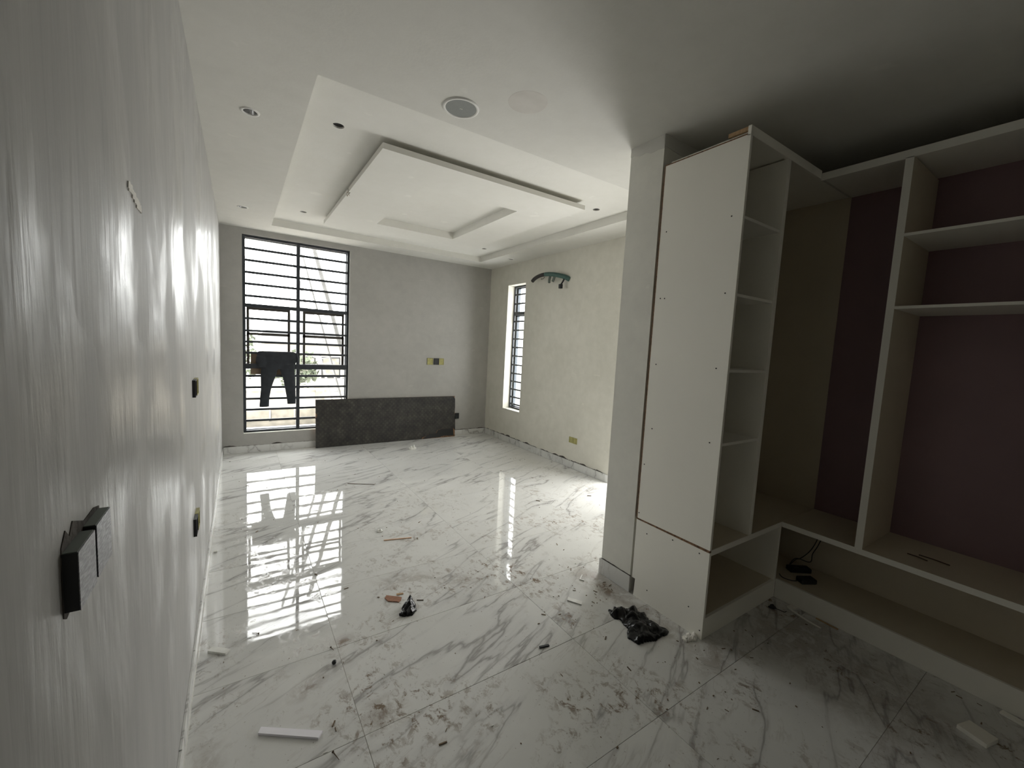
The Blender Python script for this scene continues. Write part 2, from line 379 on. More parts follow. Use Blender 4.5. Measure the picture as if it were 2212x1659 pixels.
# ------------------------------------------------------------------ the room shell
floor = empty('floor', kind='structure')
obj('grout_bed', box(-.2, W+.25, YB-.2, D+.2, -.15, -.0025), GROUT, floor)
xj = [0, .62, 1.77, 2.92, W]; yj = [YB] + [1.025+.575*k for k in range(-4, 10)] + [D]
cache = {}; rnd = random.Random(3)
for i in range(len(xj)-1):
    for j in range(len(yj)-1):
        a, c, p, q = xj[i], xj[i+1], yj[j], yj[j+1]; key = (round(c-a, 3), round(q-p, 3))
        if key not in cache:
            b = box(-(c-a)/2+.0007, (c-a)/2-.0007, -(q-p)/2+.0007, (q-p)/2-.0007, -.012, 0, .0008)
            me = bpy.data.meshes.new('tile'); b.to_mesh(me); b.free(); me.materials.append(TILE); cache[key] = me
        o = bpy.data.objects.new('tile', cache[key]); C.objects.link(o); o.parent = floor
        o.location = ((a+c)/2, (p+q)/2, rnd.uniform(-.0004, 0)); o.rotation_euler = (rnd.uniform(-1, 1)*.0011, rnd.uniform(-1, 1)*.0007, 0)

T = .25
obj('wall_left', box(-T, 0, YB-T, D+T, -.15, H+.3), LEFTW, kind='structure')
def wall_y(name, y0, y1, x0, x1, holes, mat):   # wall along x with openings (x0,x1,z0,z1)
    L = []; xs = sorted({x0, x1, *[h[0] for h in holes], *[h[1] for h in holes]})
    for a, c in zip(xs, xs[1:]):
        hs = [h for h in holes if h[0] <= a and h[1] >= c]
        if hs: L += [(a, c, y0, y1, -.15, hs[0][2]), (a, c, y0, y1, hs[0][3], H+.3)]
        else: L.append((a, c, y0, y1, -.15, H+.3))
    return obj(name, boxes(L), mat, kind='structure')
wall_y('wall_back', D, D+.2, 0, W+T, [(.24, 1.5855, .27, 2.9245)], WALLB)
def wall_x(name, x0, x1, ya, yb, holes, mat):
    L = []; ys = sorted({ya, yb, *[h[0] for h in holes], *[h[1] for h in holes]})
    for a, c in zip(ys, ys[1:]):
        hs = [h for h in holes if h[0] <= a and h[1] >= c]
        if hs: L += [(x0, x1, a, c, -.15, hs[0][2]), (x0, x1, a, c, hs[0][3], H+.3)]
        else: L.append((x0, x1, a, c, -.15, H+.3))
    return obj(name, boxes(L), mat, kind='structure')
wall_x('wall_right', W, W+T, YB-T, D, [(5.4837, 5.9955, .563, 2.657), (2.60, 3.46, 0.0, 2.05)], WALL)
wall_y('wall_front', YB-T, YB, 0, W+T, [], NIB)
obj('wall_partition', box(2.4216, W, 1.7584, 2.0245, -.01, H), NIB, kind='structure')

part_w = bpy.data.objects['wall_partition']
band_ = prism([(1.757, 2.915), (1.80, 2.922), (1.86, 2.918), (1.90, 2.935), (1.95, 2.930), (2.0, 2.948), (2.0255, 2.945), (2.0255, H), (1.757, H)], 2.4186, 2.4226, 'x')
obj('filler_band', band_, CEIL, part_w)
obj('filler_band', prism([(2.4186, 2.93), (2.6, 2.915), (2.9, 2.925), (3.3, 2.91), (3.3, H), (2.4186, H)], 1.7554, 1.7594, 'y'), CEIL, part_w)
# ceiling with a tray, holes for lamps
TX0, TX1, TY0, TY1, TZ = .5526, 3.5532, 2.5129, 6.1781, 3.086
def holed(bm, x0, x1, y0, y1, z, holes):
    """flat face looking down with round holes and short shafts above them"""
    xs = sorted({x0, x1, *[h[0]-h[2]*1.5 for h in holes], *[h[0]+h[2]*1.5 for h in holes]})
    ys = sorted({y0, y1, *[h[1]-h[2]*1.5 for h in holes], *[h[1]+h[2]*1.5 for h in holes]})
    for a, c in zip(xs, xs[1:]):
        for p, q in zip(ys, ys[1:]):
            if c-a < 1e-6 or q-p < 1e-6: continue
            hh = [h for h in holes if abs((a+c)/2-h[0]) < 1e-4 and abs((p+q)/2-h[1]) < 1e-4]
            if not hh:
                bm.faces.new([bm.verts.new(v) for v in ((a, p, z), (a, q, z), (c, q, z), (c, p, z))])
            else:
                hx, hy, r = hh[0]; n = 32; s = r*1.5
                A, B, Cc = [], [], []
                for k in range(n):
                    t = 2*pi*(k+.5)/n; cx, cy = math.cos(t), math.sin(t); m_ = max(abs(cx), abs(cy))
                    A.append(bm.verts.new((hx+s*cx/m_, hy+s*cy/m_, z))); B.append(bm.verts.new((hx+r*cx, hy+r*cy, z))); Cc.append(bm.verts.new((hx+r*cx, hy+r*cy, z+.012)))
                for k in range(n):
                    k2 = (k+1) % n; bm.faces.new((A[k], B[k], B[k2], A[k2])); bm.faces.new((B[k], Cc[k], Cc[k2], B[k2]))
                for sx, sy in ((1, 1), (-1, 1), (-1, -1), (1, -1)):
                    t0 = math.atan2(sy, sx) % (2*pi); k = int(t0/(2*pi)*n-.5) % n
                    bm.faces.new((A[k], A[(k+1) % n], bm.verts.new((hx+s*sx, hy+s*sy, z))))
    return bm
lamps = [(.267, 3.179, .040), (.243, 5.54, .040), (3.784, 5.589, .040)]
pits = [(.781, 3.192, .038), (.842, 5.586, .036), (3.312, 5.623, .036), (3.29, 3.238, .036)]
ceil = empty('ceiling', (0, 0, 0), kind='structure')
bm = bmesh.new()
holed(bm, 0, TX0, YB, 4.4, H, lamps[:1]); holed(bm, 0, TX0, 4.4, D, H, lamps[1:2]); holed(bm, TX1, W, YB, D, H, lamps[2:])
holed(bm, TX0, TX1, YB, TY0, H, []); holed(bm, TX0, TX1, TY1, D, H, [])
obj('ceiling_board', bm, CEIL, ceil)
obj('tray_side', boxes([(TX0-.012, TX0, TY0, TY1, H+.0005, TZ+.01), (TX1, TX1+.012, TY0, TY1, H+.0005, TZ+.01), (TX0-.012, TX1+.012, TY0-.012, TY0, H+.0005, TZ+.01), (TX0-.012, TX1+.012, TY1, TY1+.012, H+.0005, TZ+.01)]), TRAYC, ceil)
bm = bmesh.new(); mx_, my_ = (TX0+TX1)/2, (TY0+TY1)/2
holed(bm, TX0, mx_, TY0, my_, TZ, pits[:1]); holed(bm, TX0, mx_, my_, TY1, TZ, pits[1:2]); holed(bm, mx_, TX1, my_, TY1, TZ, pits[2:3]); holed(bm, mx_, TX1, TY0, my_, TZ, pits[3:])
obj('tray_board', bm, TRAYC, ceil)
obj('roof_void', boxes([(-.2, W+T, YB-T, D+.2, H+.26, H+.30)]), HOLE, ceil)
bm = bmesh.new()
for x, y, r in pits: cyl((x, y, TZ+.012), (x, y, TZ+.12), r*1.02, bm=bm, seg=24)
obj('lamp_cutout', bm, HOLE, ceil)
# dropped frame panel inside the tray
PX0, PX1, PY0, PY1 = 1.0688, 3.0339, 3.1286, 5.6075; QX0, QX1, QY0, QY1 = 1.5726, 2.5612, 3.616, 5.130
PZ0, PZ1 = 3.0016, 3.043
def ring(x0, x1, y0, y1, a0, a1, b0, b1, z0, z1):
    return [(x0, a0, y0, y1, z0, z1), (a1, x1, y0, y1, z0, z1), (a0, a1, y0, b0, z0, z1), (a0, a1, b1, y1, z0, z1)]
nc = 4.27  # broken notch on the left edge
L = ring(PX0, PX1, PY0, PY1, QX0, QX1, QY0, QY1, PZ0, PZ1)
L = [(PX0, QX0, PY0, nc-.03, PZ0, PZ1), (PX0, QX0, nc+.02, PY1, PZ0, PZ1), (PX0+.018, QX0, nc-.03, nc+.02, PZ0, PZ1)] + L[1:]
dp = obj('dropped_panel', boxes(L), TRAYC, ceil)
obj('panel_collar', boxes(ring(QX0-.02, QX1+.02, QY0-.02, QY1+.02, QX0, QX1, QY0, QY1, PZ1, TZ)), TRAYC, ceil)
obj('panel_support', boxes(ring(PX0+.10, PX1-.10, PY0+.10, PY1-.10, PX0+.13, PX1-.13, PY0+.13, PY1-.13, PZ1, TZ)), CEIL, ceil)
obj('torn_plaster_chip', tube(smoothpts([(PX0+.02, nc-.02, PZ0+.02), (PX0-.01, nc-.015, PZ0-.005), (PX0-.005, nc+.005, PZ0-.03), (PX0+.004, nc-.01, PZ0-.012), (PX0+.015, nc+.01, PZ0-.02)]), .0022, 6), DUST, ceil)
obj('round_filler_patch', lathe(1.56, 2.028, [(0, H-.0006), (.108, H-.0006), (.112, H)], 40), CEIL_DIM, ceil)

# skirting tiles and the rough cement gap above them
def skirting(name, axis, fixed, a0, a1, side, joints, h=.10, th=.010, rag=1.0, seed=1):
    """axis 'x': runs along x at y=fixed ; side = sign of the direction out of the wall"""
    e = empty(name, kind='structure'); rd = random.Random(seed)
    cuts = [a0] + [j for j in joints if a0+.02 < j < a1-.02] + [a1]
    for p, q in zip(cuts, cuts[1:]):
        t = th + rd.uniform(-.001, .001)
        lo, hi = sorted((fixed, fixed+side*t))
        hh = h + rd.uniform(-.002, .002)
        b = box(p+.001, q-.001, lo, hi, 0.0005, hh, .0012) if axis == 'x' else box(lo, hi, p+.001, q-.001, .0005, hh, .0012)
        obj('skirting_tile', b, SKIRT, e)
    if rag:
        poly = []; n = max(8, int((a1-a0)/.022)); top = []
        for k in range(n+1):
            s = a0+(a1-a0)*k/n; v = max(0, noise.noise(Vector((s*7, seed, 0)))+.12)*.030*rag + rd.random()*.006*rag*(noise.noise(Vector((s*3, seed, 4))) > -.1)
            top.append((s, h-.001+v))
        poly = [(a0, h-.004)] + top + [(a1, h-.004)]
        y0, y1 = sorted((fixed, fixed+side*.0035))
        b = bmesh.new()
        for (p, q) in zip(top, top[1:]):
            if max(p[1], q[1]) < h+.001: continue
            join(b, prism([(p[0], h-.003), (q[0], h-.003), (q[0], q[1]), (p[0], p[1])], y0, y1, 'y' if axis == 'x' else 'x'))
        if len(b.verts): obj('crumbled_joint', b, CEMENT, e, kind='stuff')
        else: b.free()
    return e
yjs = [1.025+.575*k+.2 for k in range(-5, 11)]; xjs = [.55, 1.15, 1.75, 2.35, 2.95, 3.55]
skirting('baseboard_left', 'y', 0, YB, D-.012, 1, yjs, h=.085, rag=.0)
skirting('baseboard_back', 'x', D, .012, W-.012, -1, xjs, h=.095, rag=1.0, seed=5)
skirting('baseboard_right', 'y', W, 3.47, D-.012, -1, yjs, h=.10, rag=1.5, seed=8)
skirting('baseboard_partition', 'y', 2.4216, 1.752, 2.040, -1, [], h=.112, rag=.9, seed=11)
obj('trim_left', box(.0100, .0135, YB, D-.02, .0003, .004), PLAS, kind='structure')

# ------------------------------------------------------------------ windows
def pane(b4, parent): obj('glass_pane', box(*b4), GLASS, parent)
w1 = empty('window_1', (.913, 6.7, .27), kind='structure')
X0, X1, Z0, Z1 = .24, 1.5855, .27, 2.9245
yf0, yf1 = 6.70, 6.755
def fr_y(x0, x1, z0, z1, t, y0, y1):
    return [(x0, x0+t, y0, y1, z0, z1), (x1-t, x1, y0, y1, z0, z1), (x0+t, x1-t, y0, y1, z0, z0+t), (x0+t, x1-t, y0, y1, z1-t, z1)]
obj('window_frame', boxes(fr_y(X0, X1, Z0, Z1, .035, yf0, yf1) + [(.888, .922, yf0, yf1, Z0, Z1), (X0, X1, yf0, yf1, 1.985, 2.03), (X0, X1, yf0, yf1, 1.145, 1.19)]), ALU, w1)
for (a, c, y, mt) in ((.285, .81, 6.712, ALUB), (.975, 1.54, 6.728, ALUB)):
    s = obj('sliding_sash', boxes(fr_y(a, c, 1.19, 1.985, .032, y, y+.018) + [(a, c, y, y+.018, 1.61, 1.645)]), mt, w1)
    obj('glass_pane', box(a+.03, c-.03, y+.007, y+.011, 1.21, 1.96), GLASS, s)
for (a, c, p, q) in ((.275, .888, 2.03, 2.89), (.922, 1.55, 2.03, 2.89), (.275, .888, .305, 1.145), (.922, 1.55, .305, 1.145), (.81, .90, 1.19, 1.985), (.905, .975, 1.19, 1.985)):
    pane((a, c, 6.735, 6.740, p, q), w1)
gr = obj('security_grille', boxes(fr_y(X0+.002, X1-.002, Z0+.002, Z1-.002, .030, 6.628, 6.652) + [(.880, .925, 6.628, 6.652, Z0+.03, Z1-.03), (X0+.03, X1-.03, 6.630, 6.650, 1.985, 2.030), (X0+.03, X1-.03, 6.626, 6.654, 1.158, 1.222)], .001), BLACKM, w1)
for z in (2.752, 2.600, 2.443, 2.291, 2.133, 1.832, 1.669, 1.519, 1.370, 1.055, .897, .738, .588, .435):
    for a, c in ((X0+.03, .881), (.924, X1-.03)):
        obj('grille_bar', box(a, c, 6.632, 6.648, z-.0150, z+.0150, .001), BLACKM, gr)
obj('window_sill', box(X0, X1, D-.004, 6.70, Z0-.006, Z0+.002), NIB, w1)

w2 = empty('window_2', (W+.14, 5.74, .563), kind='structure')
Y0, Y1, z0, z1 = 5.4837, 5.9955, .563, 2.657
def fr_x(y0, y1, z0, z1, t, x0, x1):
    return [(x0, x1, y0, y0+t, z0, z1), (x0, x1, y1-t, y1, z0, z1), (x0, x1, y0+t, y1-t, z0, z0+t), (x0, x1, y0+t, y1-t, z1-t, z1)]
obj('window_frame', boxes(fr_x(Y0, Y1, z0, z1, .04, 4.205, 4.255) + [(4.205, 4.255, Y0, Y1, 2.15, 2.19)]), ALU, w2)
obj('glass_pane', box(4.23, 4.234, Y0+.03, Y1-.03, z0+.03, z1-.03), GLASS, w2)
gr = obj('security_grille', boxes(fr_x(Y0+.002, Y1-.002, z0+.002, z1-.002, .028, 4.150, 4.174) + [(4.148, 4.176, Y0+.02, Y1-.02, 2.165, 2.222)], .001), BLACKM, w2)
for z in (2.513, 2.36, 2.062, 1.912, 1.764, 1.618, 1.472, 1.319, 1.172, 1.033, .897, .761, .640):
    obj('grille_bar', box(4.154, 4.170, Y0+.028, Y1-.028, z-.0130, z+.0130, .001), BLACKM, gr)
obj('window_sill', box(W-.003, 4.205, Y0, Y1, z0-.006, z0+.002), NIB, w2)
d1 = empty('door_1', (W+.15, 3.03, 0), kind='structure')
obj('door_frame', boxes([(4.18, 4.24, 2.60, 2.64, 0, 2.05), (4.18, 4.24, 3.42, 3.46, 0, 2.05), (4.18, 4.24, 2.64, 3.42, 2.01, 2.05)]), ALU, d1)

# ------------------------------------------------------------------ corner cabinet with the shelf column
cc = empty('corner_cabinet', (2.434, 1.219, 0), label='tall white corner cabinet with narrow shelf column and screwed side panel beside the wall end', cat='cabinet')
F, B = 1.219, 1.737
XL, XR, XF, XB = 2.4158, 2.434, 3.283, 3.79
up = obj('side_panel', box(XL, XR, F, B, .538, 2.796, .0008), [WHITE], cc, label='tall white upper side panel')
obj('side_panel', prism([(F, 0), (B-.02, 0), (B-.026, .118), (B, .118), (B, .527), (F, .522)], XL, XR, 'x'), WHITE, cc, label='short white lower side panel with notched corner')
obj('raw_edge', boxes([(XL-.0006, XR-.004, B-.0045, B+.001, .53, 2.796), (XL+.001, XR, F+.02, B, 2.796, 2.803)]), CHIP, cc, label='raw brown chipboard edge')
obj('joint_strip', box(XL+.003, XR-.001, F+.004, B-.004, .522, .539), CHIP, cc, label='raw brown chipboard joint')
for y, z in ((1.281, 2.394), (1.689, 2.392), (1.276, 1.985), (1.693, 1.984), (1.662, 1.982), (1.685, 1.569), (1.286, 1.572), (1.675, 1.154), (1.283, 1.151), (1.712, .909), (1.722, .576), (1.647, .46), (1.458, .500), (1.28, .497), (1.61, .09), (1.315, .15), (1.235, .05)):
    obj('screw', cyl((XL-.0008, y, z), (XL+.002, y, z), .0042, seg=10), SCREW, cc)
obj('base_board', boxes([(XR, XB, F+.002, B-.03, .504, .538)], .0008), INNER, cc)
obj('edge_band', box(XR, XF, F, F+.002, .504, .538), EDGE, cc, label='white edge band')
obj('top_board', boxes([(XL, XF, F, F+.018, 2.790, 2.840), (XR, XB, F+.018, B-.03, 2.800, 2.818)], .0006), WHITE, cc)
obj('top_packer', boxes([(XL+.004, XL+.045, F+.019, F+.125, 2.819, 2.839)]), PINE, cc, label='rough pine packing block')
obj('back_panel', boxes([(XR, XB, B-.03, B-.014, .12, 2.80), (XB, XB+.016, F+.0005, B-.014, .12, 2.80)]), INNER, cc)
obj('divider', box(2.840, 2.876, F+.001, B-.03, .538, 2.79, .0006), WHITE, cc)
for z in (2.392, 1.984, 1.570, 1.155): obj('shelf', box(XR, 2.840, F+.008, B-.03, z-.016, z, .0006), EDGE, cc)
obj('plinth', box(XR, XF-.018, F+.001, F+.019, 0, .125, .0006), WHITE, cc)
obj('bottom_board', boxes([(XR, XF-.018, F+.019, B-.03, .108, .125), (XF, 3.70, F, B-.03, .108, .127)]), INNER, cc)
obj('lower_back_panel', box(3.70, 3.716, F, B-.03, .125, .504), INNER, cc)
obj('end_post', box(XF-.018, XF, F, B-.03, .0, .504, .0006), WHITE, cc)

# ------------------------------------------------------------------ long open wardrobe towards the camera
wd = empty('open_wardrobe', (XF, 1.2, 0), label='long unfinished wardrobe carcass with dark purple back at right', cat='wardrobe')
YE = -1.30
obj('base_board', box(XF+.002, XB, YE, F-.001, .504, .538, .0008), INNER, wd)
obj('edge_band', box(XF, XF+.002, YE, F-.001, .504, .538), EDGE, wd, label='white edge band')
obj('top_board', boxes([(XF, XF+.018, YE, F-.0005, 2.780, 2.825), (XF+.018, XB, YE, F-.0005, 2.795, 2.812)], .0006), EDGE, wd)
obj('back_panel', box(XB, XB+.012, YE, F-.0005, .538, 2.795), PURPLE, wd, label='dark purple back panel')
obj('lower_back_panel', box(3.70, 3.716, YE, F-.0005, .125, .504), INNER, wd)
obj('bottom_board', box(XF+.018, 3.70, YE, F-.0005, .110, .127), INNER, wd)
obj('plinth', box(XF, XF+.018, YE, F-.001, 0, .130, .0008), EDGE, wd)
for y in (.784, -.30):
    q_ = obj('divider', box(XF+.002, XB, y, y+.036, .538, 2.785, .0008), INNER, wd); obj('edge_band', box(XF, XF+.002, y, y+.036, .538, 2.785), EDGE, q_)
obj('end_panel', box(XF, XB, YE-.018, YE, 0, 2.825, .0008), WHITE, wd)
for z in (2.372, 1.972):
    obj('shelf', box(XF+.001, XB, -.264, .784, z-.016, z, .0006), EDGE, wd)
for z in (2.372, 1.972):
    obj('shelf', box(XF+.001, XB, YE, -.30, z-.016, z, .0006), EDGE, wd)

# things in the wardrobe
ps = empty('power_strip', (3.55, 1.19, .127), label='black power strip with thin leads in the low compartment under the wardrobe', cat='power strip')
mt = Matrix.Translation((3.55, 1.185, .127)) @ Matrix.Rotation(R(-35), 4, 'Z')
b = box(-.075, .075, -.03, .03, .001, .034, .005); b.transform(mt); obj('body', b, BLK, ps)
for k in range(3):
    b = box(-.05+.042*k, -.022+.042*k, -.016, .016, .033, .0365, .003); b.transform(mt); obj('socket', b, RUBBER, ps)
for q in range(2):
    obj('lead', tube(smoothpts([(3.50, 1.235, .15), (3.58, 1.222, .19+.01*q), (3.60, 1.20-.06*q, .205), (3.60, 1.155-.025*q, .27), (3.60, 1.125-.02*q, .34), (3.59, 1.10-.02*q, .43), (3.58, 1.085-.02*q, .503)]), .003, 8), BLK, ps)
ad = empty('power_adapter', (3.43, 1.09, .127), rz=R(-30), label='black box adapter lying in front of the power strip', cat='adapter')
obj('body', box(-.055, .055, -.032, .032, .001, .034, .006), BLK, ad, world=False)
obj('lead', tube(smoothpts([(-.05, .0, .015), (-.09, .01, .006), (-.13, .05, .005), (-.12, .10, .005)]), .0028, 8), BLK, ad, world=False)
for i, (p, q, lb) in enumerate((((3.472, .626), (3.458, .538), 'short dark twig on the wardrobe base board'), ((3.514, .585), (3.506, .456), 'long dark twig on the wardrobe base board'))):
    b = tube([(p[0], p[1], .5415), ((p[0]+q[0])/2+.003, (p[1]+q[1])/2, .543), (q[0], q[1], .5415)], .0032, 6); tag(obj('twig', b, DARKST), lb, 'twig')

# ------------------------------------------------------------------ leaning dark board
bd = empty('countertop_board', (2.25, 6.50, 0), label='long dark mottled board leaning on the far wall below the window', cat='board')
bd.rotation_euler = (R(-5.0), 0, 0)
hl = 1.125; hz = .715
n = 12
rag = [(1.125, .110), (1.095, .150), (.86, .150), (.79, .135), (.76, .085), (.62, .080), (.60, .05), (.52, .03), (.50, .0)]
poly = [(-hl, 0), (-hl, hz*.62), (-hl+.02, hz*.65), (-hl+.02, hz*.70), (-hl, hz*.72), (-hl, hz), (hl-.03, hz-.004), (hl, hz*.93), (hl, .52), (hl-.012, .42), (hl, .30)] + rag
core = prism([(-hl+.003, 0), (-hl+.003, hz-.002), (hl-.005, hz-.002), (hl-.005, 0)], .003, .020, 'y')
obj('core_board', core, CHIP, bd, world=False, label='brown raw core showing along edges')
obj('laminate_face', prism(poly, -.001, .003, 'y'), GRAN, bd, world=False)
obj('torn_patch', prism([(.52, .004), (.60, .05), (.63, .078), (.77, .083), (.80, .133), (.87, .148), (1.085, .148), (1.093, .02), (.9, .028), (.84, .01)], -.0022, .0032, 'y'), SCREW, bd, world=False, label='dark torn patch at lower corner')

# ------------------------------------------------------------------ trousers on the grille, cardboard behind
tr = bmesh.new()
def loft(rows, bm, seg=18):
    b = bmesh.new(); rings = []
    for (x, z, rx, ry, y) in rows:
        rings.append([b.verts.new((x+rx*math.cos(2*pi*k/seg), y+ry*math.sin(2*pi*k/seg), z)) for k in range(seg)])
    for a, c in zip(rings, rings[1:]):
        for k in range(seg): b.faces.new((a[k], a[(k+1) % seg], c[(k+1) % seg], c[k]))
    b.faces.new(rings[0][::-1]); b.faces.new(rings[-1]); bmesh.ops.recalc_face_normals(b, faces=b.faces[:]); join(bm, b)
# waist draped over the bar (hangs to both sides of it, in front of the glass)
loft([(.635, 1.398, .21, .022, 6.622), (.638, 1.385, .238, .034, 6.618), (.640, 1.34, .246, .036, 6.606), (.640, 1.27, .242, .034, 6.602), (.645, 1.20, .218, .034, 6.602), (.65, 1.15, .19, .028, 6.602)], tr)
loft([(.455, 1.33, .062, .04, 6.602), (.452, 1.25, .064, .045, 6.600), (.475, 1.18, .056, .036, 6.600)], tr)      # bulging seat at left
loft([(.555, 1.22, .100, .034, 6.602), (.545, 1.13, .098, .034, 6.602), (.530, 1.05, .090, .030, 6.601), (.515, .95, .073, .028, 6.601), (.500, .85, .060, .026, 6.601), (.488, .75, .058, .024, 6.601), (.483, .625, .058, .022, 6.601)], tr)
loft([(.760, 1.22, .100, .034, 6.602), (.768, 1.13, .088, .034, 6.602), (.783, 1.05, .082, .030, 6.601), (.795, .95, .073, .028, 6.601), (.806, .85, .065, .026, 6.601), (.815, .75, .058, .024, 6.601), (.820, .655, .056, .022, 6.601)], tr)
loft([(.885, 1.385, .010, .016, 6.612), (.900, 1.30, .018, .02, 6.604), (.893, 1.22, .010, .015, 6.604)], tr)
for v in tr.verts:
    n_ = noise.noise(v.co*9)*.008+noise.noise(v.co*26)*.004
    v.co += Vector((noise.noise(v.co*13+Vector((5, 0, 0)))*.008, n_, 0))
po = obj('trousers', tr, PANT, smooth=True, label='black trousers draped over the window grille bars', cat='trousers')
rm = po.modifiers.new('fuse', 'REMESH'); rm.mode = 'VOXEL'; rm.voxel_size = .0075; rm.use_smooth_shade = True
cb = prism([(.325, 1.075), (.332, 1.372), (.60, 1.385), (.80, 1.36), (.79, 1.07), (.55, 1.066)], 6.664, 6.669, 'y')
tag(obj('cardboard_sheet', cb, CARD), 'brown cardboard sheet wedged behind the trousers in the window', 'cardboard')

# ------------------------------------------------------------------ electrical boxes
def elbox(name, label, axis, fixed, a0, a1, z0, z1, side, d=.012, face=YEL, parts=None):
    e = empty(name, (fixed, (a0+a1)/2, z0) if axis == 'y' else ((a0+a1)/2, fixed, z0), label=label, cat='electrical box')
    for (p, q, m_, dd) in parts:
        lo, hi = sorted((fixed-side*.02, fixed+side*dd))
        t = .006
        for nm, L, mm in (('box_rim', [(p, q, z0, z0+t), (p, q, z1-t, z1), (p, p+t, z0+t, z1-t), (q-t, q, z0+t, z1-t)], m_),):
            if axis == 'x': obj(nm, boxes([(l[0], l[1], lo, hi, l[2], l[3]) for l in L]), mm, e)
            else: obj(nm, boxes([(lo, hi, l[0], l[1], l[2], l[3]) for l in L]), mm, e)
        lo2, hi2 = sorted((fixed, fixed+side*(dd-.004)))
        obj('cover', box(p+t, q-t, lo2, hi2, z0+t, z1-t) if axis == 'x' else box(lo2, hi2, p+t, q-t, z0+t, z1-t), m_, e)
    return e
elbox('socket_box', 'three gang socket box on the far wall, black middle between yellow ends', 'x', D, 2.845, 3.145, 1.257, 1.366, -1, parts=[(2.845, 2.945, YEL, .012), (2.966, 3.054, BLK, .016), (3.056, 3.145, YEL, .012)])
elbox('socket_box', 'yellow double socket box low on the right wall', 'y', W, 4.072, 4.225, .352, .432, -1, parts=[(4.072, 4.145, YEL, .010), (4.149, 4.225, YEL, .010)])
elbox('switch_box', 'yellowed switch box at chest height far along the left wall', 'y', 0, 2.60, 2.75, 1.298, 1.385, 1, parts=[(2.60, 2.672, BLK, .014), (2.678, 2.76, YEL, .015)])
elbox('socket_box', 'yellowed socket box low on the left wall below the switch box', 'y', 0, 2.52, 2.68, .60, .69, 1, parts=[(2.52, 2.597, BLK, .014), (2.603, 2.69, YEL, .015)])
elbox('socket_box', 'small black socket box on the far wall beside the dark board end', 'x', D, 3.40, 3.47, .30, .40, -1, parts=[(3.40, 3.47, BLK, .02)])
nb = empty('switch_box', (0, .77, 1.295), label='black double switch box with scratched tape near the camera on left wall', cat='electrical box')
for a, c, q_ in ((.752, .828, 0), (.842, .922, .001)):
    obj('box_body', box(-.02, .0160-q_, a, c, 1.252+q_, 1.334+q_, .0006), BLK, nb)
    obj('tape_cover', box(.0160-q_, .0170-q_, a, c, 1.252+q_, 1.334+q_), TAPE, nb, label='scratched grey tape over the opening')
    obj('top_seam', box(.001, .0155-q_, a+.001, c-.001, 1.334+q_, 1.3352+q_), GREY, nb)
ring_ = [(.750, 1.246), (.76, 1.240), (.85, 1.262), (.925, 1.264), (.929, 1.338), (.90, 1.345), (.85, 1.343), (.80, 1.362), (.785, 1.346), (.770, 1.360), (.753, 1.342), (.7495, 1.30)]
bm = prism(ring_, -.002, .0012, 'x'); obj('torn_plaster_ring', bm, CEMENT, nb)
pp = crumple([(-.018, -.070), (-.006, -.070), (.002, -.02), (.012, .005), (.016, .05), (.012, .075), (-.004, .065), (-.010, .02), (-.013, -.01), (-.02, -.04)], .0022, .006, 5, 30, .015)
pp.transform(Matrix.Translation((0, 1.308, 1.931)) @ Matrix.Rotation(R(90), 4, 'Y'))
obj('plaster_blob', pp, TISS, label='small white plaster blob stuck high on the left wall', cat='plaster')

# ------------------------------------------------------------------ air conditioner pipe stub
ac = empty('pipe_stub', (W, 4.47, 2.62), label='lagged air conditioner pipe stub hanging out of the right wall beside the narrow window', cat='pipe')
P_ = [(4.03, 4.44, 2.600), (3.985, 4.50, 2.635), (3.955, 4.62, 2.668), (3.94, 4.72, 2.688), (3.935, 4.86, 2.704), (3.93, 5.00, 2.70), (3.93, 5.12, 2.672), (3.935, 5.19, 2.640)]
sp = smoothpts(P_)
k1 = 26
obj('taped_sleeve', tube(sp[:k1], [.034-.0002*i for i in range(k1)], 14), GREEN, ac, smooth=True)
obj('lagging', tube(sp[k1-1:], .027, 14), RUBBER, ac, smooth=True)
obj('pipe_core', cyl(sp[-2], sp[-1]+(sp[-1]-sp[-2])*.4, .014), BLK, ac)
obj('hanging_sleeve', tube(smoothpts([(3.95, 4.78, 2.68), (3.945, 4.79, 2.62), (3.94, 4.785, 2.575)]), [.016, .018, .018, .019, .019, .019, .019, .019, .019, .018, .018, .018, .016][:13], 10), GREY, ac)
obj('hanging_sleeve', tube(smoothpts([(3.955, 4.68, 2.67), (3.95, 4.70, 2.62), (3.945, 4.715, 2.585)]), .019, 10), GREY, ac)
obj('connector', boxes([(3.93, 3.975, 4.515, 4.56, 2.475, 2.535)], .004), BLK, ac)
obj('control_cable', tube(smoothpts([(3.985, 4.50, 2.62), (3.965, 4.51, 2.57), (3.955, 4.535, 2.53)]), .012, 8), BLK, ac)
obj('cable_tie', tube(smoothpts([(3.94, 4.95, 2.66), (3.935, 4.98, 2.645), (3.93, 4.93, 2.64), (3.94, 4.90, 2.67)]), .003, 6), BLK, ac)

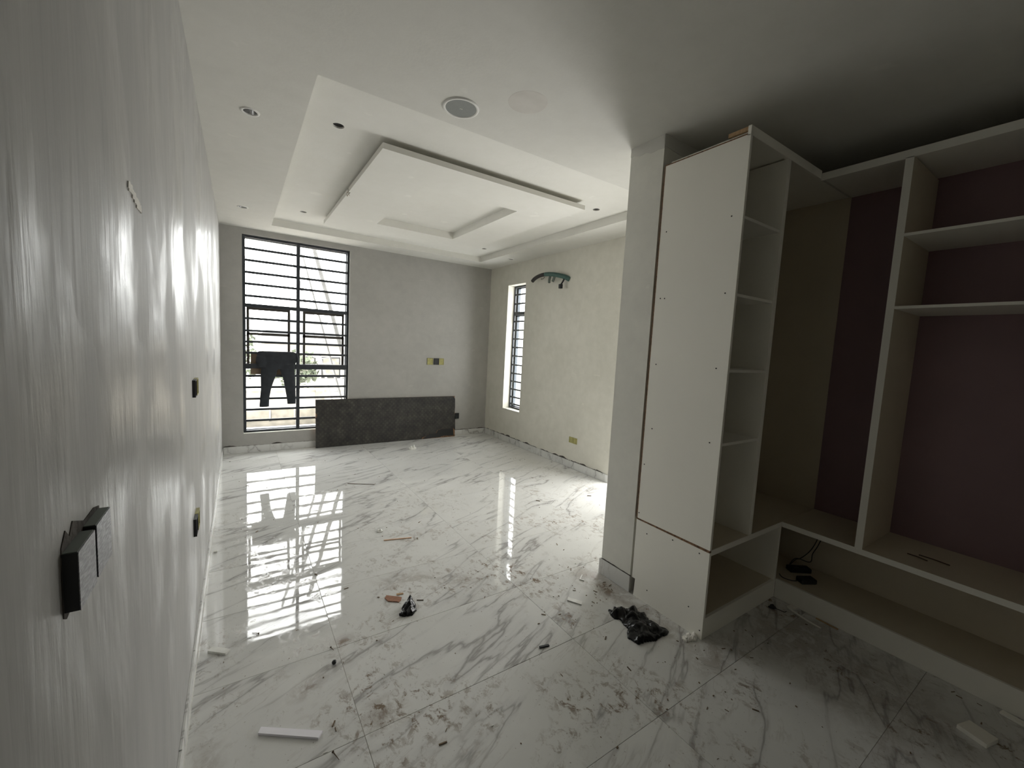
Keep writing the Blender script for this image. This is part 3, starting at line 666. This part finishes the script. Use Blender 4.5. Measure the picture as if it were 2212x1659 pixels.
# ------------------------------------------------------------------ ceiling lights and speaker
for (x, y, r), lb in zip(lamps, ('round white recessed downlight on the left ceiling, nearer the camera', 'round white recessed downlight on the left ceiling, nearer the window', 'small recessed downlight in the far right corner of the ceiling')):
    e = empty('downlight', (x, y, H), label=lb, cat='downlight', group='recessed downlights in the ceiling border')
    obj('trim_ring', lathe(x, y, [(r*.98, H+.004), (r*.92, H-.003), (r*1.10, H-.006), (r*1.30, H-.004), (r*1.34, H)], 36), RIM, e, smooth=True)
    obj('reflector', lathe(x, y, [(r*.95, H), (r*.80, H+.03), (r*.62, H+.045)], 36), CHROME, e, smooth=True)
    obj('lens', lathe(x, y, [(0, H+.024), (r*.82, H+.026)], 28), LENS, e)
e = empty('ceiling_speaker', (1.285, 2.312, H), label='round ceiling speaker with grey grille and white rim', cat='speaker')
x, y = 1.285, 2.312
obj('rim', lathe(x, y, [(.089, H-.004), (.093, H-.008), (.104, H-.007), (.107, H)], 48), RIM, e, smooth=True)
obj('grille', lathe(x, y, [(0, H-.0045), (.090, H-.0045), (.090, H)], 48), GRILLE, e)
obj('badge', boxes([(x-.008, x-.003, y-.003, y+.003, H-.006, H-.0044), (x-.001, x+.003, y-.003, y+.003, H-.006, H-.0044), (x+.005, x+.009, y-.003, y+.003, H-.006, H-.0044)]), RIM, e, label='tiny pale badge')

# ------------------------------------------------------------------ rubbish on the floor
def lying(name, label, cat, poly, h, mat, tilt=0):
    cx = sum(p[0] for p in poly)/len(poly); cy = sum(p[1] for p in poly)/len(poly)
    b = prism([(p[0]-cx, p[1]-cy) for p in poly], .0005, h)
    o = obj(name, b, mat, loc=(cx, cy, 0)); return tag(o, label, cat)
def stick(name, label, cat, p, q, wd_, h, mat):
    a = Vector((*p, 0)); c = Vector((*q, 0)); L = (c-a).length; b = box(-L/2, L/2, -wd_/2, wd_/2, .0006, h, min(wd_, h)*.12)
    o = obj(name, b, mat, loc=(a+c)/2); o.rotation_euler = (0, 0, math.atan2(c.y-a.y, c.x-a.x)); return tag(o, label, cat)
lying('trim_offcut', 'long pale lilac trim offcut lying at the bottom left', 'offcut', [(.262, 1.846), (.475, 1.700), (.455, 1.676), (.250, 1.820)], .010, LILAC)
b = boxes([(-.05, .05, -.017, .017, .0006, .012)], .001)
o = obj('trim_offcut', b, PLAS, loc=(.100, 2.436, 0)); o.rotation_euler = (0, 0, R(-40)); tag(o, 'short white plastic offcut on floor near the left wall', 'offcut')
lying('trim_offcut', 'short white plastic offcut between black bags on the floor', 'offcut', [(1.998, 1.905), (2.050, 1.826), (2.024, 1.802), (1.974, 1.884)], .007, PLAS)
lying('board_offcut', 'square ended white board offcut lying at bottom right', 'offcut', [(2.925, .280), (3.011, .254), (2.983, .162), (2.895, .185)], .020, WHITE)
stick('board_offcut', 'thin white board strip beside the wardrobe plinth, bottom right', 'offcut', (3.245, .185), (3.19, -.10), .035, .012, WHITE)
stick('wood_stick', 'pale wooden stick lying mid floor', 'stick', (1.174, 3.239), (1.388, 3.182), .010, .007, WOODST)
stick('wood_stick', 'thin dark stick on the floor before the leaning board', 'stick', (1.207, 4.752), (1.464, 4.599), .008, .005, DARKST)
stick('wood_stick', 'tiny dark stick to the right of the small black bag', 'stick', (1.126, 2.359), (1.164, 2.338), .006, .004, DARKST)
lying('wood_chip', 'flat reddish wood chip beside the small black bag', 'wood chip', [(.958, 2.474), (.975, 2.495), (1.053, 2.430), (1.040, 2.405), (1.022, 2.392), (.966, 2.433)], .006, REDW)
lying('wood_chip', 'small tan wood chip above the reddish chip', 'wood chip', [(1.037, 2.486), (1.078, 2.474), (1.075, 2.460), (1.034, 2.470)], .004, PINE)
stick('metal_strip', 'small black strip on the floor near the centre front', 'strip', (1.557, 1.637), (1.614, 1.624), .013, .008, BLK)
o = obj('angle_clip', boxes([(-.035, .035, -.004, .004, .0006, .006), (-.035, -.027, -.030, -.004, .0006, .006)]), PLAS, loc=(2.245, 2.045, 0)); o.rotation_euler = (0, 0, R(33)); tag(o, 'tiny white angled clip beside the partition skirting', 'clip')
def nail(label, p, q, lb='nail'):
    a, c = Vector((*p, .004)), Vector((*q, .003)); e = empty('nail', a, label=label, cat='nail')
    obj('shank', cyl(a, c, .0024, .001, 8), DARKST, e); dv = (c-a).normalized(); obj('head', cyl(a-dv*.001, a+dv*.0015, .0045, seg=10), DARKST, e)
nail('dark nail lying below the window reflection', (.275, 2.488), (.245, 2.512)); nail('dark nail lying at the tile crossing near front left', (.590, 2.190), (.600, 2.160))
nail('dark nail lying near the bottom edge left of centre', (.495, 1.590), (.510, 1.545))
bm = bmesh.new(); bmesh.ops.create_icosphere(bm, subdivisions=2, radius=.011)
for v in bm.verts: v.co *= 1+noise.noise(v.co*160)*.25
obj('pebble', bm, BLK, loc=(.585, 2.066, .010), label='small dark pebble beside brown smears near front left', cat='pebble')
bm = box(-.012, .012, -.009, .009, .0004, .014, .003); o = obj('plaster_crumb', bm, PLAS, loc=(.040, 3.62, 0)); tag(o, 'white plaster crumb against the left skirting', 'crumb')
def around(o, x, y): o.location = (x, y, 0); return o
bagpoly = [(2.137, 1.679), (2.111, 1.635), (2.111, 1.598), (2.133, 1.582), (2.121, 1.541), (2.113, 1.493), (2.079, 1.475), (2.048, 1.443), (2.055, 1.411), (2.056, 1.38), (2.109, 1.37), (2.151, 1.356), (2.173, 1.347), (2.22, 1.352), (2.268, 1.346), (2.303, 1.356), (2.314, 1.38), (2.299, 1.411), (2.278, 1.449), (2.27, 1.482), (2.294, 1.492), (2.297, 1.515), (2.314, 1.542), (2.293, 1.558), (2.315, 1.606), (2.304, 1.621), (2.259, 1.62), (2.226, 1.646), (2.195, 1.681), (2.155, 1.66)]
b = crumple([(p[0]-2.2, p[1]-1.5) for p in bagpoly], .036, .005, 2.2, 11, .035)
tag(around(obj('plastic_bag', b, BAG, smooth=True), 2.2, 1.5), 'large crumpled black plastic bag beside the white cabinet', 'bag')
p2 = [(.979, 2.273), (1.016, 2.291), (1.017, 2.321), (1.053, 2.349), (1.074, 2.36), (1.1, 2.350), (1.102, 2.308), (1.085, 2.262), (1.051, 2.232), (1.003, 2.243)]
b = crumple([(p[0]-1.04, p[1]-2.29) for p in p2], .046, .004, 7.7, 15, .035)
tag(around(obj('plastic_bag', b, BAG, smooth=True), 1.04, 2.29), 'small crumpled black bag beside the wood chips mid floor', 'bag')
def blobmesh(cx, cy, rx, ry, h, seed, res=.005, ridge=40, mat=TISS, k=9):
    rd = random.Random(seed); poly = [(rx*(.75+.35*rd.random())*math.cos(2*pi*i/k), ry*(.75+.35*rd.random())*math.sin(2*pi*i/k)) for i in range(k)]
    return around(obj('scrap', crumple(poly, h, res, seed, ridge, min(rx, ry)*.6), mat), cx, cy)
o = blobmesh(2.372, 1.262, .060, .030, .022, 4); o.name = 'torn_paper'; tag(o, 'crumbled white filler clump at the foot of the cabinet corner', 'scrap')
o = blobmesh(2.392, 5.939, .07, .045, .05, 9, .007, 22, CLEARBAG); o.name = 'clear_bag'; tag(o, 'small cloudy clear plastic bag before the leaning board', 'bag')
o = blobmesh(1.19, 3.42, .030, .028, .02, 12, .005, 40, CLEARBAG); o.name = 'film_scrap'; tag(o, 'small clear film scrap behind the pale stick', 'scrap')
o = blobmesh(3.135, 1.160, .022, .022, .020, 15, .004, 50, BLK); o.name = 'rubber_scrap'; tag(o, 'small black scrap by the corner where the plinths meet', 'scrap')
obj('wire_end', tube(smoothpts([(3.135, 1.150, .004), (3.14, 1.12, .006), (3.15, 1.095, .003), (3.17, 1.09, .003)]), .0022, 6), BLK, label='bent black wire end beside the black scrap', cat='wire')
obj('edge_tape', tube(smoothpts([(3.26, 1.10, .010), (3.215, 1.10, .012), (3.20, 1.06, .010), (3.19, 1.01, .006), (3.18, .95, .004), (3.175, .90, .004)]), .0055, 6), TISS, label='loose curl of pale edge tape along the plinth', cat='tape')
lying('paper_scrap', 'torn pale paper scrap against the wardrobe plinth', 'scrap', [(3.225, 1.115), (3.275, 1.095), (3.277, 1.060), (3.240, 1.07)], .010, TISS)
stick('wood_stick', 'thin pale strip lying along the wardrobe plinth', 'stick', (3.268, .96), (3.262, .84), .010, .006, PINE)
# crumbs and dust nobody could count
bm = bmesh.new(); bw = bmesh.new(); rd = random.Random(21)
for k in range(520):
    if k % 3: x, y = rd.uniform(.05, 3.9), rd.uniform(.2, 6.4)
    else: x, y = rd.gauss(2.3, .25), rd.gauss(1.6, .4)
    if x < .03 or x > 3.95 or y > 6.4 or y < .1 or (1.95 < x < 2.4 and 1.3 < y < 1.75) or (.95 < x < 1.13 and 2.2 < y < 2.4) or (x > 2.38 and 1.18 < y < 2.06) or (x > 3.26 and y < 1.3): continue
    s = rd.choice((.0015, .002, .0025, .003, .004)) * (1.6 if rd.random() < .06 else 1); ln = s*rd.choice((1, 1, 1.6, 3.5))
    c = box(-ln, ln, -s*.6, s*.6, 0.0003, s*.9); join(bw if rd.random() < .10 else bm, c, Matrix.Translation((x, y, 0)) @ Matrix.Rotation(rd.uniform(0, 6.3), 4, 'Z'))
obj('dirt_crumbs', bm, DUST, label='brown crumbs of dirt scattered over the marbled floor tiles', cat='debris', kind='stuff')
obj('plaster_crumbs', bw, PLAS, label='white plaster crumbs scattered over the marbled floor tiles', cat='debris', kind='stuff')
for i, (x, y) in enumerate(((1.99, 1.36), (2.02, 1.20), (2.62, .86))):
    pass

# ------------------------------------------------------------------ outside the windows
SAND = M('pale_site_sand', (.42, .40, .37), .95, (.52, .50, .47), 1.2)
BLOCK = M('grey_sandcrete_block', (.20, .18, .15), .95, (.13, .12, .10), 5)
ROOFC = M('weathered_roof_sheet', (.085, .088, .09), .8, (.12, .12, .12), 4)
HOUSEW = M('cream_house_wall', (.42, .385, .33), .9, (.34, .31, .27), 3)
LEAF = M('tree_foliage', (.075, .09, .06), .9, (.11, .125, .085), 5)
BARK = M('weathered_pole_wood', (.07, .068, .065), .9, (.10, .098, .095), 8)
RED = M('faded_red_sheet', (.30, .085, .05), .8); YELB = M('yellow_plastic', (.75, .62, .06), .5); BLUE = M('blue_grey_tarpaulin', (.05, .06, .085), .7, (.10, .115, .14), 6)
obj('outside_ground', box(-25, 30, 6.9, 60, -1.95, -1.9), SAND, kind='structure')
obj('outside_terrace', box(-3, 8, 6.95, 9.9, -.50, -.30), SAND, kind='structure')
bw_ = empty('block_wall', (1.2, 10.2, -.3), label='low course of sandcrete blocks outside the big window', cat='wall')
rd = random.Random(4)
obj('footing', box(-.7, 3.2, 10.0, 10.3, -1.9, -.22), BLOCK, bw_)
x = -.65
for k in range(8):
    obj('block', box(x, x+.43, 10.02+rd.uniform(-.02, .02), 10.25, -.22, .03+rd.uniform(-.01, .01), .006), BLOCK, bw_); x += .47
pw = empty('perimeter_wall', (2, 17, -1.9), label='pale perimeter wall beyond the building site', cat='wall')
obj('wall_panel', box(-4, 9, 17, 17.25, -1.9, -.45), HOUSEW, pw)
obj('coping', box(-4, 9, 16.95, 17.3, -.45, -.38), BLOCK, pw)
for k in range(5): obj('pillar', box(-3+2.8*k, -2.7+2.8*k, 16.9, 17.35, -1.9, -.25), BLOCK, pw)
def house(x, y, w_, d_, h, rh, label):
    e = empty('house', (x, y, -1.9), label=label, cat='house')
    obj('walls', box(x-w_/2, x+w_/2, y-d_/2, y+d_/2, -1.9, h), HOUSEW, e)
    b = bmesh.new(); o_ = .5; z = h
    q = [b.verts.new(v) for v in ((x-w_/2-o_, y-d_/2-o_, z), (x+w_/2+o_, y-d_/2-o_, z), (x+w_/2+o_, y+d_/2+o_, z), (x-w_/2-o_, y+d_/2+o_, z))]; a = b.verts.new((x, y, z+rh))
    for i in range(4): b.faces.new((q[i], q[(i+1) % 4], a))
    b.faces.new(q[::-1]); bmesh.ops.recalc_face_normals(b, faces=b.faces[:]); obj('roof', b, ROOFC, e)
    for k in range(3):
        xx = x-w_/2+w_*(k+.5)/3
        f = obj('window', box(xx-.5, xx+.5, y-d_/2-.05, y-d_/2+.02, h-1.9, h-.7), BLK, e)
        obj('pane', box(xx-.42, xx+.42, y-d_/2-.06, y-d_/2-.045, h-1.82, h-.78), BLOCK, f)
house(3.25, 27, 3.9, 3.6, 1.2, 2.2, 'house with a grey pyramid roof seen through the left half of the window')
house(9.4, 34, 8, 6, .6, 1.6, 'long low house far behind the leaning poles')
def tree(x, y, h, r, label, seed):
    e = empty('tree', (x, y, -1.9), label=label, cat='tree', group='trees beyond the perimeter wall'); rd = random.Random(seed)
    obj('trunk', cyl((x, y, -1.9), (x, y, h-r*.6), .16, .09, 10), BARK, e)
    b = bmesh.new()
    for k in range(420):
        d = Vector((rd.gauss(0, 1), rd.gauss(0, 1), rd.gauss(0, .75))).normalized()*r*(.55+.45*rd.random())
        p = Vector((x, y, h-r*.2))+d; s = .17*rd.uniform(.6, 1.3); rx = Matrix.Rotation(rd.uniform(0, 6), 3, Vector((rd.random()-.5, rd.random()-.5, rd.random())).normalized())
        vs = [b.verts.new(p+rx @ Vector(c)*s) for c in ((-1, 0, 0), (0, -.5, .15), (1, 0, 0), (0, .5, .15))]; b.faces.new(vs)
    obj('crown', b, LEAF, e, kind='stuff')
tree(-.2, 21, .9, 1.3, 'round leafy tree beyond the wall at the left window edge', 1)
tree(2.3, 20, .35, .9, 'small bright green bush like tree behind the trousers', 2)
tree(7.6, 22, .8, 1.3, 'leafy tree beyond the wall behind the window right half', 3)
def pole(p, q, r, label, mat=BARK):
    return tag(obj('timber_pole', cyl(p, q, r, r*.85, 10), mat), label, 'pole')
pole((2.32, 8.5, -.3), (1.30, 8.5, 3.45), .042, 'leaning grey timber prop seen through the right window half')
pole((2.10, 8.7, -.3), (1.20, 8.7, 3.10), .014, 'thin pole leaning just left of the grey timber prop')
ld = empty('ladder', (1.4, 8.9, -.3), label='pale timber ladder leaning outside behind the window middle bar', cat='ladder')
LB = M('pale_ladder_timber', (.20, .20, .198), .8)
for dx in (0, .17):
    obj('rail', cyl((1.95+dx, 8.95, -.3), (.86+dx, 8.75, 3.7), .022, seg=8), LB, ld)
for k in range(12):
    t = (k+.5)/12; x = 1.95-1.09*t; z = -.3+4.0*t; y = 8.95-.2*t
    obj('rung', cyl((x, y, z), (x+.17, y, z+.02), .013, seg=8), LB, ld)
tag(obj('tarpaulin', crumple([(2.15, 9.0), (3.6, 9.0), (3.7, 9.8), (2.4, 9.85)], .62, .06, 6, 3.0, .4), BLUE, loc=(0, 0, -.3)), 'blue grey tarpaulin heap outside behind the right window edge', 'tarpaulin')
bk = empty('bucket', (2.0, 9.75, -.3), label='yellow bucket on the terrace outside the window', cat='bucket')
obj('body', lathe(2.0, 9.75, [(0, -.298), (.12, -.298), (.15, -.02), (.155, -.02), (.14, -.03), (.115, -.28), (0, -.28)], 24), YELB, bk); obj('handle', tube([(2.0+.15*math.cos(a), 9.75, -.03+.13*math.sin(a)) for a in [pi*k/10 for k in range(11)]], .004, 6), BLACKM, bk)
tag(obj('roof_sheet', prism([(1.7, 12.6), (2.9, 12.6), (2.9, 13.4), (1.7, 13.4)], -.62, -.58), RED), 'red sheet stacked beyond the block course outside', 'sheet')
tag(obj('site_rubble', crumple([(0, 11.4), (4, 11.2), (4.5, 14), (-.5, 14)], .45, .12, 3, 2.2, .5), BLOCK, loc=(0, 0, -1.9)), 'heap of grey rubble on the ground outside', 'rubble', kind='stuff')
